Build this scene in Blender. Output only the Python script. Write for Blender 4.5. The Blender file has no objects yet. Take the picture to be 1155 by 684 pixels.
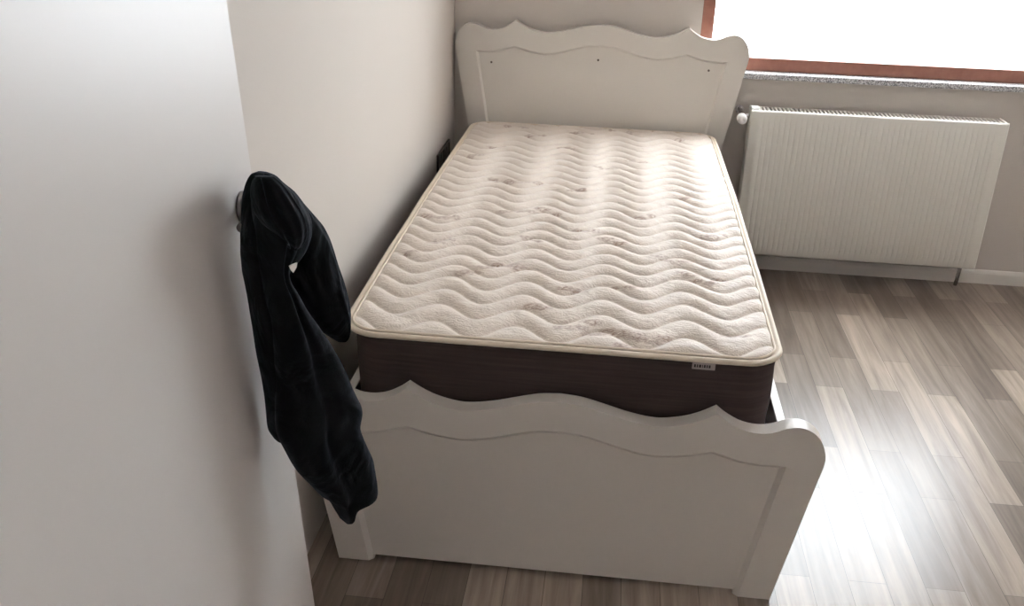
import bpy, bmesh, math, random
from mathutils import Vector, Matrix, noise
random.seed(7)
S = bpy.context.scene
C = S.collection
PI = math.pi

# ------------------------------------------------------------------ helpers
def lin(c):
    c = c / 255.0
    return c / 12.92 if c <= 0.04045 else ((c + 0.055) / 1.055) ** 2.4
def rgb(r, g, b): return (lin(r), lin(g), lin(b), 1.0)

def newmat(name, col, rough=0.6, metal=0.0, spec=0.5):
    m = bpy.data.materials.new(name); m.use_nodes = True
    b = m.node_tree.nodes['Principled BSDF']
    b.inputs['Base Color'].default_value = col
    b.inputs['Roughness'].default_value = rough
    b.inputs['Metallic'].default_value = metal
    b.inputs['Specular IOR Level'].default_value = spec
    return m
def N(m, t, **kw):
    n = m.node_tree.nodes.new(t)
    for k, v in kw.items():
        if hasattr(n, k): setattr(n, k, v)
        else: n.inputs[k.replace('_', ' ')].default_value = v
    return n
def L(m, a, b): m.node_tree.links.new(a, b)
def bsdf(m): return m.node_tree.nodes['Principled BSDF']
def coords(m, scale=(1, 1, 1)):
    tc = N(m, 'ShaderNodeTexCoord'); mp = N(m, 'ShaderNodeMapping')
    mp.inputs['Scale'].default_value = scale
    L(m, tc.outputs['Object'], mp.inputs['Vector'])
    return mp.outputs['Vector']
def add_bump(m, height, strength=0.2, dist=0.002):
    b = N(m, 'ShaderNodeBump'); b.inputs['Strength'].default_value = strength
    b.inputs['Distance'].default_value = dist
    L(m, height, b.inputs['Height']); L(m, b.outputs['Normal'], bsdf(m).inputs['Normal'])
    return b
def mixcol(m, fac, a, b):
    x = N(m, 'ShaderNodeMix'); x.data_type = 'RGBA'
    if hasattr(fac, 'links'): L(m, fac, x.inputs[0])
    else: x.inputs[0].default_value = fac
    for k, v in ((6, a), (7, b)):
        if hasattr(v, 'links'): L(m, v, x.inputs[k])
        else: x.inputs[k].default_value = v
    return x.outputs[2]

def mesh_obj(name, bm, mat, parent=None, smooth=False, bevel=0.0, seg=2, angle=40):
    me = bpy.data.meshes.new(name)
    bmesh.ops.recalc_face_normals(bm, faces=bm.faces)
    bm.to_mesh(me); bm.free()
    o = bpy.data.objects.new(name, me); C.objects.link(o)
    if mat: me.materials.append(mat)
    if parent: o.parent = parent
    if smooth:
        for p in me.polygons: p.use_smooth = True
    if bevel > 0:
        b = o.modifiers.new('bevel', 'BEVEL'); b.width = bevel; b.segments = seg
        b.limit_method = 'ANGLE'; b.angle_limit = math.radians(angle)
        for p in me.polygons: p.use_smooth = True
        t = bmesh.new(); t.from_mesh(me)
        for e in t.edges:
            if len(e.link_faces) == 2 and e.calc_face_angle(0) > .42: e.smooth = False
        t.to_mesh(me); t.free()
        b.harden_normals = True
    return o
def box(bm, x0, x1, y0, y1, z0, z1):
    vs = [bm.verts.new((x, y, z)) for x in (x0, x1) for y in (y0, y1) for z in (z0, z1)]
    for f in ((0,1,3,2), (4,6,7,5), (0,4,5,1), (2,3,7,6), (0,2,6,4), (1,5,7,3)):
        bm.faces.new([vs[i] for i in f])
def boxes(*bs):
    bm = bmesh.new()
    for b in bs: box(bm, *b)
    return bm
def cyl(bm, p0, p1, r0, r1=None, n=24, caps=True):
    r1 = r0 if r1 is None else r1
    p0, p1 = Vector(p0), Vector(p1); d = (p1 - p0).normalized()
    a = d.orthogonal().normalized(); b = d.cross(a)
    A = []; B = []
    for i in range(n):
        t = 2 * PI * i / n; v = a * math.cos(t) + b * math.sin(t)
        A.append(bm.verts.new(p0 + v * r0)); B.append(bm.verts.new(p1 + v * r1))
    for i in range(n):
        j = (i + 1) % n; bm.faces.new((A[i], A[j], B[j], B[i]))
    if caps: bm.faces.new(A[::-1]); bm.faces.new(B)
def lathe(bm, p0, d, prof, n=28):
    """profile of (distance along d, radius)"""
    p0 = Vector(p0); d = Vector(d).normalized(); a = d.orthogonal().normalized(); b = d.cross(a)
    rings = []
    for (t, r) in prof:
        rings.append([bm.verts.new(p0 + d * t + (a * math.cos(2*PI*i/n) + b * math.sin(2*PI*i/n)) * r) for i in range(n)])
    for A, B in zip(rings, rings[1:]):
        for i in range(n):
            j = (i + 1) % n; bm.faces.new((A[i], A[j], B[j], B[i]))
    bm.faces.new(rings[0][::-1]); bm.faces.new(rings[-1])
def tube(bm, pts, r, n=12):
    pts = [Vector(p) for p in pts]; rings = []
    a = None
    for i, p in enumerate(pts):
        d = (pts[min(i+1, len(pts)-1)] - pts[max(i-1, 0)]).normalized()
        a = (d.orthogonal() if a is None else (a - d * a.dot(d))).normalized(); b = d.cross(a)
        rr = r[i] if isinstance(r, (list, tuple)) else r
        rings.append([bm.verts.new(p + (a*math.cos(2*PI*k/n) + b*math.sin(2*PI*k/n))*rr) for k in range(n)])
    for A, B in zip(rings, rings[1:]):
        for i in range(n):
            j = (i+1) % n; bm.faces.new((A[i], A[j], B[j], B[i]))
    bm.faces.new(rings[0][::-1]); bm.faces.new(rings[-1])
def empty(name, label=None, cat=None, loc=(0,0,0), kind=None, group=None):
    o = bpy.data.objects.new(name, None); C.objects.link(o); o.location = loc
    o.empty_display_size = 0.1
    if label: o['label'] = label
    if cat: o['category'] = cat
    if kind: o['kind'] = kind
    if group: o['group'] = group
    return o
def struct(o, label=None):
    o['kind'] = 'structure'
    if label: o['label'] = label
    return o

# ------------------------------------------------------------------ materials
def wall_material(name, col):
    m = newmat(name, col, 0.75, spec=0.25)
    v = coords(m)
    n1 = N(m, 'ShaderNodeTexNoise', Scale=180.0, Detail=3.0)
    n2 = N(m, 'ShaderNodeTexNoise', Scale=2.2, Detail=2.0)
    L(m, v, n1.inputs['Vector']); L(m, v, n2.inputs['Vector'])
    c = mixcol(m, n2.outputs['Fac'], tuple(x * 0.97 for x in col[:3]) + (1,), tuple(min(1, x * 1.02) for x in col[:3]) + (1,))
    L(m, c, bsdf(m).inputs['Base Color'])
    add_bump(m, n1.outputs['Fac'], 0.15, 0.001)
    return m
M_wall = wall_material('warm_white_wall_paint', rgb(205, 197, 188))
M_wall2 = wall_material('pale_bounce_wall_paint', rgb(230, 222, 217))  # unseen walls, and ceiling below, made paler to bounce light onto the footboard
M_ceil = wall_material('ceiling_paint', rgb(232, 226, 222))

def lacquer(name, col, rough=0.35):
    m = newmat(name, col, rough, spec=0.45)
    v = coords(m)
    n = N(m, 'ShaderNodeTexNoise', Scale=60.0, Detail=2.0); L(m, v, n.inputs['Vector'])
    add_bump(m, n.outputs['Fac'], 0.04, 0.0006)
    return m
M_bed = lacquer('white_lacquered_board', rgb(217, 211, 202), 0.38)
M_rail = lacquer('white_lacquered_rail', rgb(232, 229, 222), 0.38)
M_door = lacquer('white_door_laminate', rgb(208, 203, 198), 0.4)
M_rad = lacquer('radiator_enamel', rgb(226, 223, 213), 0.35)
M_plastic = newmat('white_plastic', rgb(240, 240, 238), 0.35)
M_chrome = newmat('chrome', rgb(200, 200, 200), 0.22, 1.0)
M_brass = newmat('satin_metal', rgb(150, 148, 146), 0.35, 1.0)
M_screw = newmat('dark_screw_head', rgb(92, 80, 70), 0.5)
M_dark = newmat('dark_brown_plastic', rgb(58, 47, 42), 0.35)
M_dark2 = newmat('smoked_socket_insert', rgb(112, 98, 92), 0.35)
M_base = newmat('dark_base_fabric', rgb(58, 55, 54), 0.9)
M_label = newmat('label_cloth', rgb(170, 160, 158), 0.8)
M_ink = newmat('label_print', rgb(40, 36, 36), 0.8)
M_tag = newmat('white_garment_tag', rgb(255, 252, 248), 0.5)

# mahogany window frame
M_wood = newmat('red_brown_wood', rgb(166, 98, 76), 0.38)
v = coords(M_wood, (1, 1, 1)); nz = N(M_wood, 'ShaderNodeTexNoise', Scale=35.0, Detail=5.0)
L(M_wood, v, nz.inputs['Vector'])
L(M_wood, mixcol(M_wood, nz.outputs['Fac'], rgb(128, 82, 68), rgb(168, 116, 98)), bsdf(M_wood).inputs['Base Color'])

# granite sill
M_stone = newmat('speckled_grey_stone', rgb(170, 168, 165), 0.25)
v = coords(M_stone); nz = N(M_stone, 'ShaderNodeTexNoise', Scale=220.0, Detail=3.0); L(M_stone, v, nz.inputs['Vector'])
cr = N(M_stone, 'ShaderNodeValToRGB'); L(M_stone, nz.outputs['Fac'], cr.inputs['Fac'])
cr.color_ramp.elements[0].position = 0.38; cr.color_ramp.elements[0].color = rgb(120, 120, 122)
cr.color_ramp.elements[1].position = 0.6; cr.color_ramp.elements[1].color = rgb(232, 232, 232)
L(M_stone, cr.outputs['Color'], bsdf(M_stone).inputs['Base Color'])

# glass that lets the daylight through
M_glass = bpy.data.materials.new('clear_window_glass'); M_glass.use_nodes = True
nt = M_glass.node_tree; nt.nodes.remove(nt.nodes['Principled BSDF'])
tr = nt.nodes.new('ShaderNodeBsdfTransparent'); gl = nt.nodes.new('ShaderNodeBsdfGlossy'); gl.inputs['Roughness'].default_value = 0.02
tr.inputs['Color'].default_value = (0.96, 0.98, 0.97, 1)
mx = nt.nodes.new('ShaderNodeMixShader'); mx.inputs[0].default_value = 0.05
nt.links.new(tr.outputs[0], mx.inputs[1]); nt.links.new(gl.outputs[0], mx.inputs[2])
nt.links.new(mx.outputs[0], nt.nodes['Material Output'].inputs['Surface'])

# laminate floor: narrow strips running away from the doorway
M_floor = newmat('wood_laminate_floor', rgb(120, 105, 92), 0.3, spec=0.6)
tc = N(M_floor, 'ShaderNodeTexCoord'); sp = N(M_floor, 'ShaderNodeSeparateXYZ'); cb = N(M_floor, 'ShaderNodeCombineXYZ')
L(M_floor, tc.outputs['Object'], sp.inputs[0])
ax = N(M_floor, 'ShaderNodeMath', operation='ADD'); L(M_floor, sp.outputs['X'], ax.inputs[0]); ax.inputs[1].default_value = 0.0535
ay = N(M_floor, 'ShaderNodeMath', operation='ADD'); L(M_floor, sp.outputs['Y'], ay.inputs[0]); ay.inputs[1].default_value = 0.22
L(M_floor, ay.outputs[0], cb.inputs['X']); L(M_floor, ax.outputs[0], cb.inputs['Y'])
br = N(M_floor, 'ShaderNodeTexBrick'); L(M_floor, cb.outputs[0], br.inputs['Vector'])
br.offset = 0.37; br.offset_frequency = 2; br.squash = 1.0
br.inputs['Scale'].default_value = 1.0; br.inputs['Brick Width'].default_value = 0.62; br.inputs['Row Height'].default_value = 0.0922
br.inputs['Mortar Size'].default_value = 0.0007; br.inputs['Mortar Smooth'].default_value = 0.3; br.inputs['Bias'].default_value = 0.0
br.inputs['Color1'].default_value = rgb(118, 106, 96); br.inputs['Color2'].default_value = rgb(180, 166, 152)
br.inputs['Mortar'].default_value = rgb(72, 64, 58)
mp = N(M_floor, 'ShaderNodeMapping'); mp.inputs['Scale'].default_value = (38, 2.2, 1); L(M_floor, tc.outputs['Object'], mp.inputs['Vector'])
g = N(M_floor, 'ShaderNodeTexNoise', Scale=1.0, Detail=6.0, Roughness=0.6, Distortion=0.6); L(M_floor, mp.outputs[0], g.inputs['Vector'])
gr = N(M_floor, 'ShaderNodeMapRange'); L(M_floor, g.outputs['Fac'], gr.inputs['Value'])
gr.inputs['From Min'].default_value = 0.3; gr.inputs['From Max'].default_value = 0.7; gr.inputs['To Min'].default_value = 0.0; gr.inputs['To Max'].default_value = 1.0
darker = N(M_floor, 'ShaderNodeMix'); darker.data_type = 'RGBA'; darker.blend_type = 'MULTIPLY'
dm = mixcol(M_floor, gr.outputs[0], (0.58, 0.55, 0.52, 1), (1.16, 1.15, 1.14, 1))
darker.inputs[0].default_value = 1.0; L(M_floor, br.outputs['Color'], darker.inputs[6]); L(M_floor, dm, darker.inputs[7])
L(M_floor, darker.outputs[2], bsdf(M_floor).inputs['Base Color'])
add_bump(M_floor, g.outputs['Fac'], 0.08, 0.0008)

# mattress cover: knitted cream cloth with pale brown jacquard sprigs (vertex attribute 'sprig')
M_top = newmat('quilted_cream_knit', rgb(238, 229, 214), 0.6, spec=0.35)
bsdf(M_top).inputs['Sheen Weight'].default_value = 0.25
at = N(M_top, 'ShaderNodeAttribute', attribute_name='sprig')
v = coords(M_top, (1, 1.6, 1))
nf = N(M_top, 'ShaderNodeTexNoise', Scale=170.0, Detail=3.0, Distortion=1.2); L(M_top, v, nf.inputs['Vector'])
nf2 = N(M_top, 'ShaderNodeTexNoise', Scale=46.0, Detail=4.0, Distortion=2.0); L(M_top, v, nf2.inputs['Vector'])
L(M_top, mixcol(M_top, at.outputs['Fac'], rgb(229, 217, 204), rgb(142, 102, 78)), bsdf(M_top).inputs['Base Color'])
ad = N(M_top, 'ShaderNodeMath', operation='MULTIPLY_ADD'); L(M_top, nf.outputs['Fac'], ad.inputs[0]); ad.inputs[1].default_value = 0.5
L(M_top, nf2.outputs['Fac'], ad.inputs[2])
add_bump(M_top, ad.outputs[0], 0.55, 0.004)
M_tape = newmat('cream_edge_tape', rgb(228, 214, 194), 0.6)
v = coords(M_tape); nf = N(M_tape, 'ShaderNodeTexNoise', Scale=300.0, Detail=2.0); L(M_tape, v, nf.inputs['Vector']); add_bump(M_tape, nf.outputs['Fac'], 0.3, 0.001)
M_side = newmat('dark_brown_side_fabric', rgb(86, 66, 62), 0.85, spec=0.2)
v = coords(M_side, (6, 6, 170)); nf = N(M_side, 'ShaderNodeTexNoise', Scale=1.0, Detail=3.0); L(M_side, v, nf.inputs['Vector'])
L(M_side, mixcol(M_side, nf.outputs['Fac'], rgb(52, 43, 42), rgb(86, 73, 71)), bsdf(M_side).inputs['Base Color'])
add_bump(M_side, nf.outputs['Fac'], 0.4, 0.002)
# hoodie
M_hood = newmat('black_fleece', rgb(13, 15, 18), 0.9, spec=0.12)
bsdf(M_hood).inputs['Sheen Weight'].default_value = 0.06
bsdf(M_hood).inputs['Sheen Tint'].default_value = (0.6, 0.75, 1, 1)
v = coords(M_hood); nf = N(M_hood, 'ShaderNodeTexNoise', Scale=260.0, Detail=3.0); L(M_hood, v, nf.inputs['Vector'])
nw = N(M_hood, 'ShaderNodeTexNoise', Scale=11.0, Detail=2.5, Distortion=0.9); L(M_hood, v, nw.inputs['Vector'])
b1 = add_bump(M_hood, nw.outputs['Fac'], 0.7, 0.03)
b2 = N(M_hood, 'ShaderNodeBump'); b2.inputs['Strength'].default_value = .4; b2.inputs['Distance'].default_value = .0015
L(M_hood, nf.outputs['Fac'], b2.inputs['Height']); L(M_hood, b1.outputs['Normal'], b2.inputs['Normal']); L(M_hood, b2.outputs['Normal'], bsdf(M_hood).inputs['Normal'])

# ------------------------------------------------------------------ room shell
RX, RY, RZ = 3.1, -4.4, 2.6
WX0, WX1, WZ0, WZ1, WT = 1.0, 2.5, 0.847, 2.15, 0.26
struct(mesh_obj('floor', boxes((-0.1, RX+0.1, RY-0.1, 0.1, -0.08, 0)), M_floor), 'grey-brown wood laminate floor with strips running towards the window wall')
struct(mesh_obj('ceiling', boxes((-0.1, RX+0.1, RY-0.1, WT, RZ, RZ+0.1)), M_ceil))
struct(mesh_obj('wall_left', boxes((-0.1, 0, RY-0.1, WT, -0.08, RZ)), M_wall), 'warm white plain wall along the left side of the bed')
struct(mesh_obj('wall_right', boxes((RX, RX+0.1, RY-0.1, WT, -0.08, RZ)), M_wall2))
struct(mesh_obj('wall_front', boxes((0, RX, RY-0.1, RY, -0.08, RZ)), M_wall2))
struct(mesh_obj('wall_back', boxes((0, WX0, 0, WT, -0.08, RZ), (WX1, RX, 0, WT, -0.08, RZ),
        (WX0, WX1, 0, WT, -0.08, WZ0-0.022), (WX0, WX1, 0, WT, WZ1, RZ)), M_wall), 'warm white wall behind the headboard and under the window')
bb = bmesh.new()
prof = [(0, 0), (-0.014, 0), (-0.014, 0.045), (-0.010, 0.053), (-0.006, 0.058), (0, 0.060)]
ra = [bb.verts.new((0.0, y, z)) for y, z in prof]; rb = [bb.verts.new((RX, y, z)) for y, z in prof]
for i in range(len(prof)-1): bb.faces.new((ra[i], ra[i+1], rb[i+1], rb[i]))
bb.faces.new(ra); bb.faces.new(rb[::-1])
struct(mesh_obj('baseboard_back', bb, M_bed), 'low white baseboard under the radiator')

# window
win = struct(empty('window_1', loc=(WX0, 0.05, WZ0)), 'window with red-brown wooden frame above the stone sill')
def rel(o, root):          # parent keeping world placement
    o.parent = root; o.matrix_parent_inverse = Matrix.Translation(-root.location)
    return o
FR = 0.052
fb = bmesh.new()
for b in ((WX0, WX0+FR, .03, .09, WZ0, WZ1), (WX1-FR, WX1, .03, .09, WZ0, WZ1),
          (WX0+FR, WX1-FR, .03, .09, WZ0, WZ0+FR), (WX0+FR, WX1-FR, .03, .09, WZ1-FR, WZ1)): box(fb, *b)
rel(mesh_obj('window_frame', fb, M_wood, bevel=0.004), win)
rel(mesh_obj('window_pane', boxes((WX0+FR-.004, WX1-FR+.004, .057, .063, WZ0+FR-.004, WZ1-FR+.004)), M_glass), win)
ws = mesh_obj('trim_1', boxes((WX0-0.03, WX1+0.03, -0.035, 0.0, WZ0-0.022, WZ0), (WX0, WX1, 0.0, WT+.03, WZ0-0.022, WZ0)), M_stone, bevel=0.002)
struct(ws, 'thin speckled grey stone window sill')

# ------------------------------------------------------------------ door leaf on the left (leans very slightly, hung out of true)
DY, DX = -2.60, 0.175
door = struct(empty('door_1', loc=(DX, DY, 0)), 'white door leaf standing open beside the left wall with the black hoodie on its handle')
door.rotation_euler = (0, math.radians(-3.5), math.radians(2.0))
mesh_obj('door_leaf', boxes((-0.04, 0, -0.86, 0, 0.008, 2.06)), M_door, door, bevel=0.003)
hb = bmesh.new()
lathe(hb, (0.0, -0.065, 1.075), (1, 0, 0), [(0, .026), (.006, .026), (.009, .022), (.009, .010), (.030, .009)])
tube(hb, [(0.028, -0.058, 1.075), (0.032, -0.075, 1.075), (0.032, -0.11, 1.075), (0.030, -0.14, 1.073), (0.028, -0.155, 1.072)], [.009, .010, .010, .009, .007])
mesh_obj('door_handle', hb, M_brass, door, smooth=True)
mesh_obj('latch_plate', boxes((-0.03, -0.01, -0.001, 0.0015, 0.96, 1.16)), M_brass, door)

# ------------------------------------------------------------------ wall socket
soc = empty('wall_socket', 'dark brown double wall socket low on the left wall behind the mattress', 'socket', (0, -0.29, 0.497))
o = mesh_obj('cover_frame', (lambda b: b)(boxes((0, .009, -.13, -.119, -.044, .044), (0, .009, .119, .13, -.044, .044),
     (0, .009, -.119, .119, .034, .044), (0, .009, -.119, .119, -.044, -.034), (0, .009, -.005, .005, -.034, .034))), M_dark, soc, bevel=.0015)
for s in (-1, 1):
    ib = bmesh.new(); yc = s * 0.062
    box(ib, 0, .006, yc-.057, yc+.057, -.034, .034)
    insert = mesh_obj('socket_insert', ib, M_dark2, soc, bevel=.001)
    wb = bmesh.new(); lathe(wb, (.006, yc, 0), (1, 0, 0), [(0, .028), (.002, .028), (.002, .022), (.0005, .0215)])
    for q in (-1, 1): cyl(wb, (.006, yc+q*.0095, 0), (.0075, yc+q*.0095, 0), .0025, n=10)
    mesh_obj('socket_well', wb, M_dark, insert, smooth=False)

# ------------------------------------------------------------------ bed
XC = 0.604
def catmull(pts, n=8):
    out = []
    P = [Vector(p) for p in pts]
    P = [P[0]*2-P[1]] + P + [P[-1]*2-P[-2]]
    for i in range(1, len(P)-2):
        for k in range(n):
            t = k / n; a, b, c, d = P[i-1], P[i], P[i+1], P[i+2]
            out.append(0.5*((2*b) + (c-a)*t + (2*a-5*b+4*c-d)*t*t + (3*b-a-3*c+d)*t**3))
    out.append(P[-2]); return out
# half outline measured from the board's centre line, heights relative to the middle crest
seg1 = [(0, 0), (.05, -.005), (.10, -.018), (.15, -.032), (.20, -.041), (.235, -.041), (.28, -.031), (.315, -.016), (.346, .003)]
seg2 = [(.346, .003), (.368, -.014), (.40, -.031), (.435, -.038), (.468, -.034), (.50, -.020), (.530, -.016), (.558, -.027), (.578, -.05), (.590, -.082), (.590, -.11), (.584, -.145)]
in1 = [(0, -.087), (.05, -.090), (.10, -.103), (.15, -.117), (.20, -.127), (.235, -.128), (.28, -.122), (.315, -.114), (.346, -.106)]
in2 = [(.346, -.106), (.368, -.112), (.40, -.122), (.43, -.127), (.45, -.129), (.465, -.129), (.473, -.129), (.479, -.129), (.484, -.129), (.489, -.129), (.493, -.129), (.497, -.129)]
def half_profile(H, legz):
    outer = catmull(seg1, 6)[:-1] + catmull(seg2, 6)
    inner = catmull(in1, 6)[:-1] + [p for p in catmull(in2, 6)]
    n = len(outer)
    # straight taper of the leg
    ob = Vector((.584 - (H-.145-legz)*.175, legz - H)); ib = Vector((.497 - (H-.129-legz)*.165, legz - H))
    ks = 8
    so, si = outer[-1], inner[-1]
    for k in range(1, ks+1):
        outer.append(so.lerp(ob, k/ks)); inner.append(si.lerp(ib, k/ks))
    return outer, inner
def board_frame(H, yb, yf, legz=0.0, cham=.011):
    outer, inner = half_profile(H, legz)
    o = [Vector((-p.x, p.y)) for p in outer[:0:-1]] + outer
    i = [Vector((-p.x, p.y)) for p in inner[:0:-1]] + inner
    bm = bmesh.new()
    mk = lambda L_, y: [bm.verts.new((p.x, y, H + p.y)) for p in L_]
    n = len(o); ch = []
    for k in range(n):
        p = i[k]; a = b = None
        for q in range(k-1, -1, -1):
            if (i[q]-p).length > .003: a = i[q]; break
        for q in range(k+1, n):
            if (i[q]-p).length > .003: b = i[q]; break
        d1 = (p-a).normalized() if a is not None else (b-p).normalized()
        d2 = (b-p).normalized() if b is not None else d1
        m = d1 + d2
        m = m.normalized() if m.length > 1e-4 else d1
        mt = Vector((-m.y, m.x)); cosn = max(.5, mt.dot(Vector((-d1.y, d1.x))))
        ch.append(p + mt*cham/cosn)
    of, ob, if_, ib = mk(o, yf), mk(o, yb), mk(ch, yf), mk(i, yb)
    im = mk(i, yf+cham*.9)
    for k in range(n-1):
        bm.faces.new((of[k], of[k+1], if_[k+1], if_[k])); bm.faces.new((ob[k], ib[k], ib[k+1], ob[k+1]))
        bm.faces.new((of[k], ob[k], ob[k+1], of[k+1])); bm.faces.new((if_[k], if_[k+1], im[k+1], im[k])); bm.faces.new((im[k], im[k+1], ib[k+1], ib[k]))
    for k in (0, n-1): bm.faces.new((of[k], if_[k], im[k], ib[k], ob[k]))
    bmesh.ops.remove_doubles(bm, verts=bm.verts, dist=1e-5)
    return bm
def board_panel(H, yb, yf, legz, grow=0.006):
    outer, inner = half_profile(H, legz)
    i = [Vector((-p.x, p.y)) for p in inner[:0:-1]] + inner
    bm = bmesh.new(); rows = []
    for p in i:
        x = p.x + (grow if p.x > 0 else -grow) * min(1, abs(p.x)/.1); z = min(p.y + grow, -.0)
        rows.append((x, H + z))
    # strips from each top point down to the bottom edge
    top = [r for r in rows]
    bf = [bm.verts.new((x, yf, z)) for x, z in top]; bk = [bm.verts.new((x, yb, z)) for x, z in top]
    bm.faces.new(bf); bm.faces.new(bk[::-1])
    for k in range(len(top)):
        j = (k+1) % len(top); bm.faces.new((bf[k], bk[k], bk[j], bf[j]))
    bmesh.ops.remove_doubles(bm, verts=bm.verts, dist=1e-5)
    bmesh.ops.triangulate(bm, faces=[f for f in bm.faces if len(f.verts) > 4])
    return bm
bed = empty('bed', 'white single bed with scalloped headboard and matching low footboard', 'bed', (XC, -1.09, 0))
HY, FY = -0.025, -2.138          # back faces of the two boards
def bed_part(o, parent=bed, loc=(0, 1.09, 0)):
    o.parent = parent; o.location = loc; return o
hbd = bed_part(mesh_obj('headboard', board_frame(1.013, HY, HY-.04, 0.0, .008), M_bed, bevel=.004, seg=3, angle=55))
hp = mesh_obj('panel', board_panel(1.013, HY-.008, HY-.031, 0.25), M_bed, hbd)
for (x, z) in ((-.442, .845), (-.006, .874), (.439, .854)):
    s = bmesh.new(); lathe(s, (x, HY-.031, z), (0, -1, 0), [(0, .0045), (.0012, .0045), (.0018, .0035), (.0010, .0015)], n=14)
    mesh_obj('screw', s, M_screw, hbd)
fbd = bed_part(mesh_obj('footboard', board_frame(0.491, FY, FY-.041, 0.0), M_bed, bevel=.004, seg=3, angle=55))
fpn = mesh_obj('panel', board_panel(0.491, FY-.004, FY-.030, 0.006), M_bed, fbd)
for s in (-1, 1):
    xr = s * 0.506
    r = boxes((min(xr, xr+s*.022), max(xr, xr+s*.022), FY+.001, HY-.041, .17, .40),)
    rail = bed_part(mesh_obj('side_rail', r, M_rail, bevel=.003))
    lg = mesh_obj('ledge', boxes((min(xr, xr-s*.03), max(xr, xr-s*.03), FY+.03, HY-.06, .27, .30)), M_rail, rail)
base = bed_part(mesh_obj('mattress_base', boxes((-.503, .503, FY+.012, HY-.052, .301, .328)), M_base, bevel=.004))

# ------------------------------------------------------------------ mattress
MX0, MX1, MY0, MY1 = 0.090, 1.091, -2.132, -0.072
MCX, MCY = (MX0+MX1)/2, (MY0+MY1)/2
HW, HLN = (MX1-MX0)/2, (MY1-MY0)/2
RC = 0.088
def bow(y): return 1 + .013*math.cos(PI*y/(2*HLN)) - .003
mat = empty('mattress', 'single mattress with wavy quilted cream top and dark brown side band', 'mattress', (MCX, MCY, .33))
def outline(off=0.0, n=10, step=0.05):
    """rounded rectangle, counter-clockwise, offset outward"""
    pts = []; r = RC + off; hx, hy = HW + off, HLN + off
    cs = [(hx-r, hy-r, 0), (-hx+r, hy-r, 90), (-hx+r, -hy+r, 180), (hx-r, -hy+r, 270)]
    for ci, (cx, cy, a0) in enumerate(cs):
        arc = [(cx + r*math.cos(math.radians(a0+90*k/n)), cy + r*math.sin(math.radians(a0+90*k/n))) for k in range(n+1)]
        pts += arc
        nx, ny, na = cs[(ci+1) % 4]
        e = (nx + r*math.cos(math.radians(na)), ny + r*math.sin(math.radians(na)))
        m = max(2, int((Vector(e)-Vector(arc[-1])).length/step)); 
        for k in range(1, m): pts.append((arc[-1][0]+(e[0]-arc[-1][0])*k/m, arc[-1][1]+(e[1]-arc[-1][1])*k/m))
    return pts
def ring_loft(profile, wob=0.0, sx=1.0, dx=0.0):
    bm = bmesh.new(); rings = []
    for off, z in profile:
        ring = []
        for x, y in outline(0):
            # outward direction
            cx = max(-HW+RC, min(HW-RC, x)); cy = max(-HLN+RC, min(HLN-RC, y)); d = Vector((x-cx, y-cy)); d.normalize()
            w = wob * noise.noise(Vector((x*3.1, y*3.1, z*9)))
            yy = y + d.y*(off+w)
            ring.append(bm.verts.new(((x + d.x*(off+w))*bow(yy)*sx + dx, yy, z)))
        rings.append(ring)
    n = len(rings[0])
    for A, B in zip(rings, rings[1:]):
        for i in range(n):
            j = (i+1) % n; bm.faces.new((A[i], A[j], B[j], B[i]))
    return bm, rings
TZ = 0.600 - .33
bm, rg = ring_loft([(-.045, .003), (-.024, .001), (-.015, .006), (-.012, .03), (-.011, .072), (-.010, .10), (-.007, .15), (-.006, .19), (-.007, .23), (-.006, TZ-.012), (-.008, TZ-.007)], .003, .981, .007)
bm.faces.new(rg[0][::-1]); 
body = mesh_obj('side_band', bm, M_side, mat, smooth=True)
t = []
for k in range(13):
    a = -PI/2 + PI*1.15*k/12
    t.append((-.004 + .0070*math.cos(a), TZ-.003 + .0065*math.sin(a)))
bm, rg = ring_loft([(-.02, TZ-.010)] + t + [(-.013, TZ-.002), (-.03, TZ-.006)], .0025)
mesh_obj('edge_tape', bm, M_tape, mat, smooth=True)
t = [(-.0155 + .0035*math.cos(2*PI*k/8), TZ+.0025 + .0035*math.sin(2*PI*k/8)) for k in range(9)]
bm, rg = ring_loft(t, .002)
mesh_obj('piping', bm, M_tape, mat, smooth=True)
# bottom panel
# quilted top
lines = [-2.071, -1.976, -1.887, -1.807, -1.728, -1.650]
while lines[-1] < 0.2: lines.append(lines[-1] + .0775)
lines = [lines[0]-.095*2, lines[0]-.095] + lines
def phase(yy):
    for i in range(len(lines)-1):
        if yy < lines[i+1]: return i + (yy-lines[i])/(lines[i+1]-lines[i])
    return len(lines)
# woven brown sprigs scattered over the cover
rs = random.Random(3)
SP = [(.42,-1.70,.13),(.33,-1.73,.05),(.60,-1.83,.06),(.53,-1.93,.05),(.63,-2.06,.10),(.68,-2.02,.06),(.78,-2.07,.12),(.74,-2.04,.05),
      (.40,-1.25,.10),(.50,-1.22,.07),(.20,-1.33,.06),(.14,-1.30,.04),(.33,-.92,.12),(.45,-.95,.06),(.62,-1.38,.05),(.70,-1.45,.07),(.86,-1.58,.10),(.94,-1.70,.12),(.90,-1.66,.05),
      (.72,-1.78,.08),(.80,-1.20,.08),(.93,-.98,.05),(.25,-.52,.06),(.17,-.62,.05),(.38,-.30,.07),(.55,-.20,.10),(.72,-.15,.12),(.95,-.22,.08),(.30,-.18,.09),(.50,-.45,.03),(.66,-.72,.08),
      (.22,-1.55,.06),(.15,-1.62,.04),(.48,-1.48,.05),(1.0,-1.35,.06),(.58,-.98,.05),(.78,-.60,.06),(.99,-2.03,.06)]
curls = []
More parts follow.
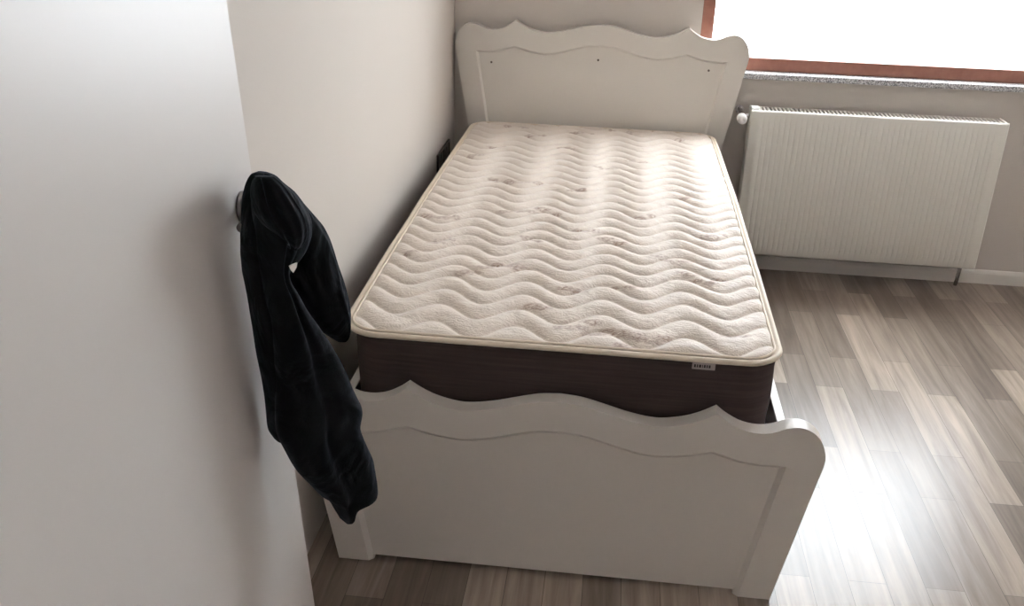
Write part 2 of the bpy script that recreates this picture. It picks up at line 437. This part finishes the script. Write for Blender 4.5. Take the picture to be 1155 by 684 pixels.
for (x, y, ln) in SP:
    px = x - ln*.5; n = max(2, int(ln/.028))
    for k in range(n):
        cx = x - ln/2 + ln*(k+.5)/n + rs.uniform(-.006, .006); cy = y + rs.uniform(-.014, .014) - .02*math.sin((cx-.293)*2*PI/.195)
        curls.append((cx, cy, rs.uniform(.007, .014), rs.uniform(0, 6.28), rs.choice((-1, 1))))
grid = {}
for c in curls:
    for gx in range(int((c[0]-.03)/.03), int((c[0]+.03)/.03)+1):
        for gy in range(int((c[1]+3-.03)/.03), int((c[1]+3+.03)/.03)+1): grid.setdefault((gx, gy), []).append(c)
def sprig(x, y):
    v = 0
    x0_, y0_ = x, y
    x += .006*noise.noise(Vector((x0_*60, y0_*60, 3))); y += .009*noise.noise(Vector((x0_*70, y0_*70, 7)))
    for (cx, cy, r, a, sgn) in grid.get((int(x/.03), int((y+3)/.03)), ()):
        dx, dy = (x-cx)*.72, (y-cy)*1.5; d = math.hypot(dx, dy)
        if d > r*2.1: continue
        th = (math.atan2(dy, dx)*sgn + a) % (2*PI)
        spiral = r*(.35 + .75*th/PI*.5)
        e = min(abs(d-spiral), abs(d-spiral-r*.75))
        v = max(v, max(0, 1-e/.0050)*(1-d/(r*2.1))**.5)
    return v
NX, NY = 260, 520
bm = bmesh.new(); IN = .014
sl = bm.verts.layers.float.new('sprig')
hw, hl, rc = HW-IN, HLN-IN, RC-IN
rows = []
for j in range(NY+1):
    y = -hl + 2*hl*j/NY
    cyd = max(0, abs(y)-(hl-rc)); w = hw - rc + math.sqrt(max(0, rc*rc-cyd*cyd))
    row = []
    for i in range(NX+1):
        x = w*(-1+2*i/NX)
        X, Y = x+MCX, y+MCY
        # soft irregularity of the stitching
        jx = .004*noise.noise(Vector((X*5, Y*5, 0)))
        ph = phase(Y - (.036+.004*noise.noise(Vector((X*2, Y*2, 4))))*math.cos(2*PI*(X-.293+(-.012 if Y > -1.2 else 0)*min(1, (Y+1.2)/.9))/.195) + jx)
        f = abs(math.sin(PI*ph))
        h = .0135*(f**.6)*(1+.22*noise.noise(Vector((X*9, Y*14, 2))))
        h += .0022*noise.noise(Vector((X*22, Y*30, 1)))*f + .0009*noise.noise(Vector((X*70, Y*90, 1)))*f
        h += .004*noise.noise(Vector((X*1.7, Y*1.7, 8)))
        # flattening towards the seam all round
        ex = min(w-abs(x), hl-abs(y)); ee = min(1, max(0, ex)/.03)
        h = h*math.sqrt(ee)*(2-math.sqrt(ee)) + .004*min(1, ex/.12)
        vtx = bm.verts.new((x*bow(y), y, TZ-.004 + max(-.003, h))); vtx[sl] = sprig(X, Y)*1.0
        row.append(vtx)
    rows.append(row)
for A, B in zip(rows, rows[1:]):
    for i in range(NX): bm.faces.new((A[i], A[i+1], B[i+1], B[i]))
mesh_obj('quilted_top', bm, M_top, mat, smooth=True)
# sewn-in label on the foot end
lab = boxes((.855-MCX+.033, .855-MCX+.083, -HLN-.0015, -HLN+.001, TZ-.024, TZ-.006))
lo = mesh_obj('care_label', lab, M_label, mat); lo['label'] = 'small white sewn-in label'
lt = bmesh.new(); xx = .855-MCX+.037
for wd in (.005, .004, .006, .003, .005, .004, .005):
    if xx + wd > .855-MCX+.080: break
    box(lt, xx, xx+wd-.0012, -HLN-.0022, -HLN-.0014, TZ-.019, TZ-.012); xx += wd+.0008
mesh_obj('lettering', lt, M_ink, lo)

# ------------------------------------------------------------------ radiator
rad = empty('radiator', 'white ribbed panel radiator on the wall under the window', 'radiator', (1.225, 0, .112))
RW, RH, RD0, RD1 = 0.985, 0.605, -.045, -.125
fp = bmesh.new()
pitch = .0212; n0 = int((RW-.05)/pitch); marg = (RW-n0*pitch)/2
xs = []
def rib(x):
    t = (x-marg)/pitch
    if t < 0 or t > n0: return 0
    f = t-int(t); return -.006*max(0, math.sin(PI*f))**.6
NXR = n0*8
cols = [0, .004] + [marg + n0*pitch*k/NXR for k in range(NXR+1)] + [RW-.004, RW]
zs = [0, .003, .028, .040, RH-.055, RH-.043, RH-.006, RH-.001]
rowsr = []
for zi, z in enumerate(zs):
    amp = 1 if 3 <= zi <= 4 else (0.0)
    yo = {0: .004, 1: 0, 6: 0, 7: .004}.get(zi, 0)
    rowsr.append([fp.verts.new((x, RD1 + yo + rib(x)*amp + (.003 if x in (0, RW) else 0), z)) for x in cols])
for A, B in zip(rowsr, rowsr[1:]):
    for i in range(len(cols)-1): fp.faces.new((A[i], A[i+1], B[i+1], B[i]))
fpo = mesh_obj('front_panel', fp, M_rad, rad, smooth=True)
so = fpo.modifiers.new('t', 'SOLIDIFY'); so.thickness = .008; so.offset = 1 
mesh_obj('back_panel', boxes((.01, RW-.01, RD0, RD0+.008, .01, RH-.015)), M_rad, rad, bevel=.002)
fins = bmesh.new()
for k in range(30):
    x = .03 + k*(RW-.06)/29; box(fins, x-.0008, x+.0008, RD1+.008, RD0, .04, RH-.04)
mesh_obj('fins', fins, M_rad, rad)
for x in (0, RW-.008):
    mesh_obj('side_cover', boxes((x-.001, x+.009, RD1+.002, RD0+.010, .012, RH+.004)), M_rad, rad, bevel=.004, seg=3)
cp = bmesh.new(); box(cp, -.002, .032, RD1+.004, RD1+.05, RH-.002, RH+.012)
mesh_obj('corner_cap', cp, M_plastic, rad, bevel=.010, seg=4)
gbm = bmesh.new(); box(gbm, .01, RW-.01, RD1+.004, RD1+.012, RH-.006, RH+.001); box(gbm, .01, RW-.01, RD0-.002, RD0+.006, RH-.006, RH+.001)
k = .02
while k < RW-.02: box(gbm, k, k+.006, RD1+.012, RD0-.002, RH-.004, RH); k += .016
mesh_obj('top_grille', gbm, M_rad, rad)
for x in (.18, RW-.18): mesh_obj('wall_bracket', boxes((x-.015, x+.015, RD0+.008, -.001, .1, RH-.06)), M_rad, rad)
val = bmesh.new()
cyl(val, (-.003, -.085, RH-.03), (-.035, -.085, RH-.03), .008)
lathe(val, (-.032, -.062, RH-.03), (0, -1, 0), [(0, .011), (.02, .011), (.022, .013), (.034, .013), (.036, .010), (.046, .010)])
tube(val, [(-.032, -.065, RH-.03), (-.032, -.04, RH-.03), (-.036, -.015, RH-.022), (-.036, -.001, RH-.022)], .0075)
lathe(val, (-.036, -.001, RH-.022), (0, -1, 0), [(0, .017), (.004, .017), (.007, .010)])
mesh_obj('valve_body', val, M_chrome, rad, smooth=False)
kb = bmesh.new()
lathe(kb, (-.036, -.106, RH-.034), (0, -1, -.0), [(0, .016), (.004, .0195), (.030, .0200), (.038, .0185), (.042, .013), (.0425, .006), (.041, .004)])
mesh_obj('thermostat_knob', kb, M_plastic, rad, smooth=True)
ft = bmesh.new(); tube(ft, [(RW-.03, -.06, .01), (RW-.03, -.06, -.03), (RW-.03, -.05, -.112+.001)], .008)
mesh_obj('pipe', ft, M_chrome, rad, smooth=True)

# ------------------------------------------------------------------ camera
CAM = Vector((0.6777, -4.0493, 1.5648)); F = 1089.68
rt = Vector((0.99326709, 0.11224666, 0.02865603)); up = Vector((-0.07187799, 0.40313701, 0.9123125)); fw = Vector((-0.09085173, 0.90822973, -0.40849079))
cam = bpy.data.cameras.new('camera'); co = bpy.data.objects.new('camera', cam); C.objects.link(co)
mw = Matrix(((rt.x, up.x, -fw.x, CAM.x), (rt.y, up.y, -fw.y, CAM.y), (rt.z, up.z, -fw.z, CAM.z), (0, 0, 0, 1)))
co.matrix_world = mw
cam.sensor_width = 36; cam.lens = F/1155*36; cam.clip_start = .02
S.camera = co

# ------------------------------------------------------------------ hoodie hanging from the door handle
hoodie = empty('hoodie', 'black hooded sweatshirt hanging from the handle of the white door', 'hoodie', (0.19, -2.68, 1.09))
def on_plane(u, v, p0, nrm):
    d = fw + rt*((u-577.5)/F) - up*((v-342)/F); t = (Vector(p0)-CAM).dot(nrm)/d.dot(nrm); return CAM + d*t
def cloth_loft(name, rows, p0, az, depth, seed, fold=(5, .25), front=1.0, NS=72, sub=4):
    """rows: (v, left u, right u[, depth factor]); cross-sections are horizontal ovals with hanging folds"""
    dirv = Vector((math.cos(az), math.sin(az), 0)); nrm = Vector((dirv.y, -dirv.x, 0))   # nrm points to the camera side
    fine = []
    R4 = [tuple(r)+((1.0,) if len(r) == 3 else ()) for r in rows]
    P = [Vector(r) for r in R4]; 
    for i in range(len(P)-1):
        a = P[max(0, i-1)]; b = P[i]; c = P[i+1]; d = P[min(len(P)-1, i+2)]
        for k in range(sub):
            t = k/sub; fine.append(b.lerp(c, t) if True else b)
    fine.append(P[-1])
    # smooth the sampled silhouette a little
    for _ in range(2):
        fine = [fine[0]] + [fine[i]*.5 + (fine[i-1]+fine[i+1])*.25 for i in range(1, len(fine)-1)] + [fine[-1]]
    bm = bmesh.new(); rings = []
    for q in fine:
        v_, ul, ur, df = q
        a = on_plane(ul, v_, p0, nrm); b = on_plane(ur, v_, p0, nrm)
        z = (a.z+b.z)/2; c = (a+b)/2; hwid = (b-a).length/2
        dep = depth*df
        ring = []
        for k in range(NS):
            t = 2*PI*k/NS; ct, st = math.cos(t), math.sin(t)
            g = noise.noise(Vector((ct*2.0+seed, z*2.2, st*1.3)))
            ff = math.sin(fold[0]*t*.5*2 + 3.0*z + 2.4*g + seed)
            ff2 = math.sin((fold[0]*2+1)*t + 5*z + 3*g + seed*2)
            m = 1 + fold[1]*ff*abs(st) + fold[1]*.35*ff2*abs(st)
            sgn = abs(st)**.8*(1 if st > 0 else -1)
            p = c + dirv*hwid*ct*(1-.0*ff) + nrm*dep*sgn*m*front
            p.z = a.z + (b.z-a.z)*(ct+1)/2
            n3 = Vector((noise.noise(p*14+Vector((seed, 0, 0))), noise.noise(p*14+Vector((0, seed, 5))), noise.noise(p*14+Vector((9, 0, seed)))))
            ring.append(p + n3*.006)
        for _ in range(4):
            us = [577.5 + F*((p-CAM).dot(rt))/((p-CAM).dot(fw)) for p in ring]
            u0, u1 = min(us), max(us); sc = (ur-ul)/(u1-u0)
            ppm = F/((c-CAM).dot(fw))*abs(dirv.dot(rt))
            sh = ((ul+ur)/2-(u0+u1)/2)/ppm
            ring = [p + dirv*((p-c).dot(dirv)*(sc-1)*.8 + sh) for p in ring]
        ring = [bm.verts.new(p - hoodie.location) for p in ring]
        rings.append(ring)
    for A, B in zip(rings, rings[1:]):
        for i in range(NS):
            j = (i+1) % NS; bm.faces.new((A[i], A[j], B[j], B[i]))
    for R_, s in ((rings[0], 1), (rings[-1], -1)):
        c = sum((v.co for v in R_), Vector())/NS; cv = bm.verts.new(c)
        for i in range(NS): bm.faces.new((R_[i], R_[(i+1) % NS], cv))
    o = mesh_obj(name, bm, M_hood, hoodie, smooth=True)
    return o
AZ = math.radians(52)
torso = [(195.5,289,304,.3),(198,283,314,.6),(204,279.5,322,.8),(213,276,333,.9),(228,273,345,1),(245,272,352,1),(262,271,352,1),(280,271,345,1),(292,271,334,1),(300,272,326,1),(312,273,326,1),(325,276,336,1),(340,279,345,1),
         (360,282,352,1),(380,285,356,1),(400,288,360,1),(420,292,360,1),(440,296,360,1),(460,299,360,1),(478,300.5,356,1),(490,301.5,350,.9),(495,303,342,.7),(499,309,332,.4)]
cloth_loft('torso', torso, (.20, -2.70, 1), AZ, .040, 1.3, (3, .22))
sleeve = [(199,286,310,.25),(206,284,320,.5),(216,283,329,.7),(232,283,336,.85),(250,284,340,.95),(275,285,336,.95),(290,286,328,.95),(300,287,325,.95),(312,290,328,.95),(325,294,336,.95),(345,298,347,.95),(362,302,361,1),(380,305,373,1),(400,307,383,1),(418,308,391.5,1),(430,309,397,1),(442,310,403,1),(452,310,408,1),(460,310,409,1),
          (468,310,407.5,1),(476,310,406,1),(491,311,411.6,1),(500,314,415.5,1),(513,320.5,421,1),(526,327,423,1),(540,336,425.5,.95),(549,346,426.5,.95),(556,354,425,.9),(562,360,418,.85),(567,366,404,.85),(572,371,401,.8),(579,376,399,.75),(584,380,396,.6),(588,385,390,.3)]
cloth_loft('sleeve', sleeve, (.235, -2.70, 1), AZ, .036, 4.1, (3, .20))
back = [(196,292,306,.4),(199,288,313,.7),(204,288,320,.9),(212,290,329,1),(219,292,336,1),(234,297,351,1),(254,302,365,1),(268,308,372,1),(283.5,310,377.5,1),(297,312,382,1),(312,316,388,1),(324,322,391.5,1),(335,330,394,1),(345.5,334,395.5,1),
        (358,342,396,1),(369,348,395.5,1),(375,354,393.5,.95),(379,362,390,.8),(382,370,382,.4)]
cloth_loft('sleeve', back, (.215, -2.62, 1), AZ, .030, 7.7, (3, .18))
hood = [(198,288,309,.3),(205,284,320,.7),(215,282,330,.95),(228,283,339,1),(242,287,345,1),(255,295,347,.95),(266,305,345,.8),(274,314,340,.6),(280,322,334,.3)]
cloth_loft('hood', hood, (.262, -2.70, 1), AZ, .034, 2.6, (3, .30))
# little white tag
tg = bmesh.new()
nn = Vector((math.sin(AZ), -math.cos(AZ), 0)); q0 = Vector((.235, -2.70, 1)) + nn*.048
px = [(326.5, 300.5), (330, 298.5), (335.5, 296.5), (334.5, 302), (331, 308), (328.5, 305)]
f1 = [tg.verts.new(on_plane(u, v_, q0, nn) - hoodie.location) for u, v_ in px]
f2 = [tg.verts.new(v_.co - nn*.002) for v_ in f1]
tg.faces.new(f1); tg.faces.new(f2[::-1])
for i in range(6): tg.faces.new((f1[i], f2[i], f2[(i+1) % 6], f1[(i+1) % 6]))
tgo = mesh_obj('tag', tg, M_tag, hoodie); tgo['label'] = 'small bright white tag'

# ------------------------------------------------------------------ light: overcast daylight through the window
w = bpy.data.worlds.new('sky'); S.world = w; w.use_nodes = True
bg = w.node_tree.nodes['Background']; bg.inputs['Color'].default_value = (0.89, 0.92, 1.0, 1); bg.inputs['Strength'].default_value = 10.0

S.view_settings.view_transform = 'Standard'; S.view_settings.look = 'None'
S.view_settings.gamma = 1.0; S.view_settings.use_curve_mapping = False
S.view_settings.exposure = 0.92
